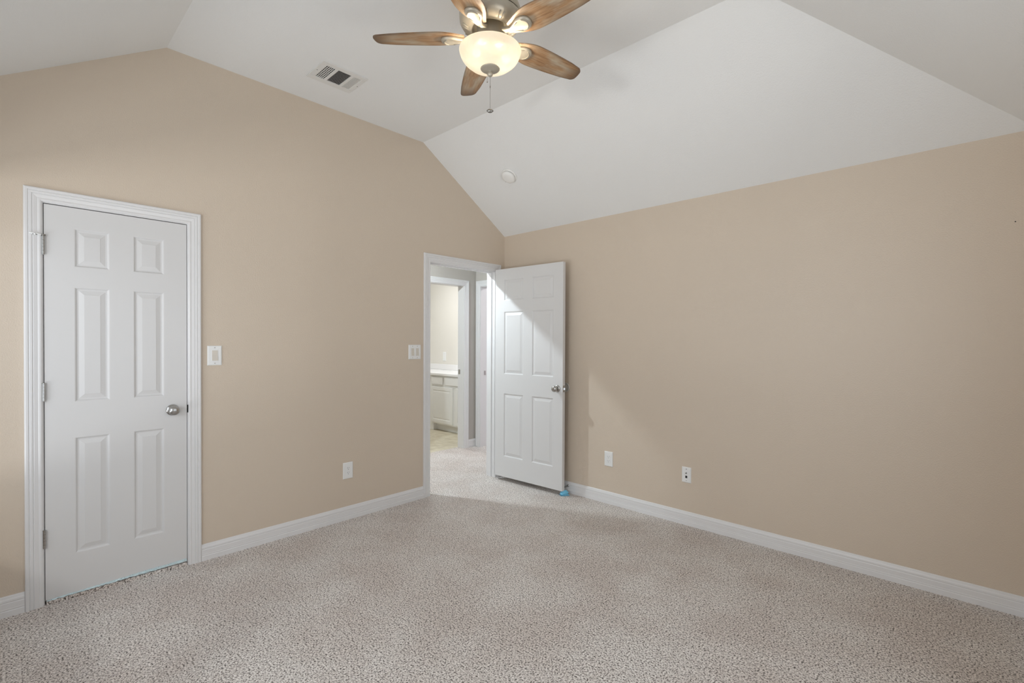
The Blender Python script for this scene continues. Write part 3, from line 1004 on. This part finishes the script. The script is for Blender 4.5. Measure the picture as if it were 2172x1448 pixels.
# blades
def blade_mesh():
    bm = NB()
    L0, L1 = .118, .537
    n = 44
    half = lambda t: None
    def hw_(t):
        # leaf outline: narrow root, full at a third, tapering to the tip
        w = .030 + (.0665 - .030) * math.sin(min(1, t / .30) * PI / 2) ** 1.1
        if t > .30: w -= (.0665 - .044) * ((t - .30) / .70) ** 1.5
        return w
    rows = []
    m = 24
    for i in range(n + 1):
        t = i / n
        x = L0 + (L1 - L0) * t
        row = []
        for k in range(m + 1):
            s_ = -math.cos(PI * k / m)
            w = hw_(t)
            # slanted, rounded tip
            xx = x
            row.append((xx, s_ * w, t, s_))
        rows.append(row)
    th = .0055
    def tipx(x, y, t):
        # shear of the tip: leading corner reaches further, rounded corners
        if t < .80: return x
        q = (t - .80) / .20
        v = y / .044
        Rc = .024
        e_ = max(0.0, .044 - abs(y))
        cut = Rc - math.sqrt(max(0.0, Rc * Rc - (Rc - e_) ** 2)) if e_ < Rc else 0.0
        return x - (cut + .006 * v * v - .004 * v) * q
    lay = []
    for zz in (0, -th):
        V = []
        for row in rows:
            V.append([bm.verts.new((tipx(x, y, t), y * (1 if zz == 0 else 1), zz)) for x, y, t, s_ in row])
        lay.append(V)
    T, Bt = lay
    for i in range(n):
        for k in range(m):
            bm.faces.new((T[i][k], T[i + 1][k], T[i + 1][k + 1], T[i][k + 1]))
            bm.faces.new((Bt[i][k], Bt[i][k + 1], Bt[i + 1][k + 1], Bt[i + 1][k]))
        bm.faces.new((T[i][0], Bt[i][0], Bt[i + 1][0], T[i + 1][0]))
        bm.faces.new((T[i][m], T[i + 1][m], Bt[i + 1][m], Bt[i][m]))
    for k in range(m):
        bm.faces.new((T[0][k], T[0][k + 1], Bt[0][k + 1], Bt[0][k]))
        bm.faces.new((T[n][k], Bt[n][k], Bt[n][k + 1], T[n][k + 1]))
    vals = []
    for zz in (0, 1):
        for row in rows:
            for x, y, t, s_ in row:
                vals.append(max(abs(s_) ** 3.5 * (0.45 + .55 * t), max(0, (t - .60) / .40) ** 1.4) )
    return bm, vals

bm, vals = blade_mesh()
bmesh.ops.recalc_face_normals(bm, faces=bm.faces)
bme = bpy.data.meshes.new('blade')
bm.to_mesh(bme); bm.free()
bme.materials.append(M_BLADE)
at = bme.attributes.new('edge_finish', 'FLOAT', 'POINT')
at.data.foreach_set('value', vals)

# bracket under the blade root (arm that widens into a round medallion)
bm = NB()
outl = [(.078, .016), (.100, .014), (.125, .015), (.145, .022), (.160, .031), (.178, .0365), (.196, .0365), (.212, .0305), (.222, .020), (.226, .008)]
loop = [(x, y) for x, y in outl] + [(x, -y) for x, y in outl[::-1]]
lv = []
for sc, z in ((1.0, -.0056), (1.0, -.013), (.93, -.0175), (.80, -.0195), (.74, -.0180)):
    lv.append([bm.verts.new((.170 + (x - .170) * (sc if x > .14 else 1), y * sc, z + (.016 if x < .09 else (.008 if x < .11 else 0)))) for x, y in loop])
for A_, B_ in zip(lv, lv[1:]):
    for k in range(len(loop)): bm.faces.new((A_[k], A_[(k + 1) % len(loop)], B_[(k + 1) % len(loop)], B_[k]))
bm.faces.new(lv[0][::-1]); bm.faces.new(lv[-1])
# raised crescent rib on the medallion
tube(bm, [(.186 + .026 * math.cos(t), .026 * math.sin(t), -.0195) for t in [(-1.25 + 2.5 * i / 14) for i in range(15)]], .0030, 6)
for s_ in (-1, 1):
    tube(bm, [(.120, s_ * .011, -.013), (.145, s_ * .015, -.0175), (.172, s_ * .026, -.0185)], .0025, 6)
bmesh.ops.recalc_face_normals(bm, faces=bm.faces)
brm = bpy.data.meshes.new('blade_bracket'); bm.to_mesh(brm); bm.free()
brm.materials.append(M_FAN)
for p in brm.polygons: p.use_smooth = True
TH0 = 6.0
for i in range(5):
    bo = bpy.data.objects.new('blade', bme); COL.objects.link(bo)
    bo.parent = fan
    bo.location = (0, 0, Z(2.770))
    bo.rotation_euler = (math.radians(-10), 0, math.radians(TH0 + 72 * i))
    bo.rotation_mode = 'XYZ'
    br = bpy.data.objects.new('blade_bracket', brm); COL.objects.link(br)
    br.parent = bo

# bowl light
bm = NB()
out_ = [(.1360, Z(2.7090)), (.1385, Z(2.7105)), (.1410, Z(2.7105)), (.1425, Z(2.7080)), (.1415, Z(2.7035)), (.1400, Z(2.698)), (.1368, Z(2.688)), (.1325, Z(2.679)), (.1262, Z(2.669)),
        (.119, Z(2.661)), (.100, Z(2.645)), (.078, Z(2.634)), (.055, Z(2.628)), (.03, Z(2.626)), (.006, Z(2.6255))]
lathe(bm, out_, 72, 'Z', cap=False)
obj('light_bowl', bm, M_BOWL, fan, smooth=True)
bm = NB()
lathe(bm, [(.044, Z(2.6285)), (.0445, Z(2.6255)), (.043, Z(2.6235)), (.034, Z(2.6195)), (.020, Z(2.616)), (.009, Z(2.614)), (.007, Z(2.612)), (.0105, Z(2.608)), (.0125, Z(2.602)), (.0108, Z(2.595)), (.005, Z(2.5905)), (0, Z(2.590))], 40, 'Z', cap=False)
obj('finial', bm, M_FAN, fan, smooth=True)
rv = Vector((math.sin(YAW), math.cos(YAW), 0)); cv = Vector((math.cos(YAW), -math.sin(YAW), 0))
for k, (a_, b_, z_, pw) in enumerate(((-.060, .040, 2.676, 6.0), (.072, .010, 2.668, 10.0))):
    bm = NB(); bmesh.ops.create_icosphere(bm, subdivisions=3, radius=.019)
    p = rv * a_ + cv * b_
    obj('light_bulb', bm, M_BULB, fan, (p.x, p.y, Z(z_)), smooth=True)
    L = bpy.data.lights.new('bulb_light', 'POINT')
    L.energy, L.color, L.shadow_soft_size = pw, (1.0, 0.86, 0.68), 0.024
    lo_ = bpy.data.objects.new('bulb_light', L)
    COL.objects.link(lo_)
    lo_.location = (FX + p.x, FY + p.y, z_)

# pull chains: beads hanging from the finial
def chain(x, y, z0, z1, pitch=.0042, rad=.0014):
    bm = NB()
    k = 0
    z = z0
    while z > z1:
        bmesh.ops.create_icosphere(bm, subdivisions=1, radius=rad, matrix=Matrix.Translation((x, y, z)))
        z -= pitch
    tube(bm, [(x, y, z0), (x, y, z1)], .0006, 5)
    return bm
ch = obj('pull_chain', chain(0, 0, Z(2.591), Z(2.447)), M_CHAIN, fan, smooth=True, doubles=False)
bm = NB(); lathe(bm, [(0, .0050), (.0019, .0045), (.0019, -.0045), (0, -.0050)], 10, 'Z', cap=False)
obj('chain_connector', bm, M_CHAIN, ch, (0, 0, Z(2.544)))
bm = NB()
lathe(bm, [(0, .0185), (.0030, .0165), (.0068, .0110), (.0092, .0050), (.0100, 0), (.0092, -.0050), (.0068, -.0110), (.0030, -.0165), (0, -.0185)], 24, 'X', cap=False) if False else None
prof = [(0, -.0165), (.0028, -.0150), (.0062, -.0100), (.0085, -.0048), (.0092, 0), (.0085, .0048), (.0062, .0100), (.0028, .0150), (0, .0165)]
lathe(bm, prof, 24, 'X', cap=False)
pl = obj('chain_pull', bm, M_CHAIN, ch, (0, 0, Z(2.434)), (0, 0, math.atan2(rv.y, rv.x)), smooth=True)
bm = NB()
sx_ = -.0132
chain_bm = chain(rv.x * sx_, rv.y * sx_, Z(2.603), Z(2.571))
ch2 = obj('pull_chain', chain_bm, M_CHAIN, fan, smooth=True, doubles=False)
bm.free()
bm = NB(); lathe(bm, [(0, .004), (.0020, .002), (.0026, -.003), (0, -.005)], 10, 'Z', cap=False)
obj('chain_connector', bm, M_CHAIN, ch2, (rv.x * sx_, rv.y * sx_, Z(2.567)))

# ------------------------------------------------------------------ lamps of the hall, bathroom and next room (out of view)
def ceiling_lamp(name, loc, rad, hgt, mat, label):
    t = empty(name, loc)
    tag(t, label, 'ceiling light')
    bm = NB(); lathe(bm, [(0, 0), (rad + .012, 0), (rad + .012, -.012), (0, -.012)], 32, 'Z', cap=False)
    obj('lamp_base', bm, M_NICKEL, t)
    bm = NB(); lathe(bm, [(rad, -.012), (rad, -.02), (rad * .92, -.012 - hgt * .5), (rad * .6, -.012 - hgt * .88), (0, -.012 - hgt)], 32, 'Z', cap=False)
    obj('lamp_shade', bm, mat, t, smooth=True)
ceiling_lamp('hall_light', (-0.53, -1.12, H), .025, .032, M_LAMPGLASS, 'round glass ceiling light in the hall, out of sight')
ceiling_lamp('bathroom_light', (-2.5, 0.55, H), .16, .08, M_BATHGLASS, 'round glass ceiling light in the bathroom, out of sight')
ceiling_lamp('bedroom_light', (-0.3, 1.7, H), .16, .08, M_NEXTGLASS, 'round glass ceiling light in the room past the hall, out of sight')
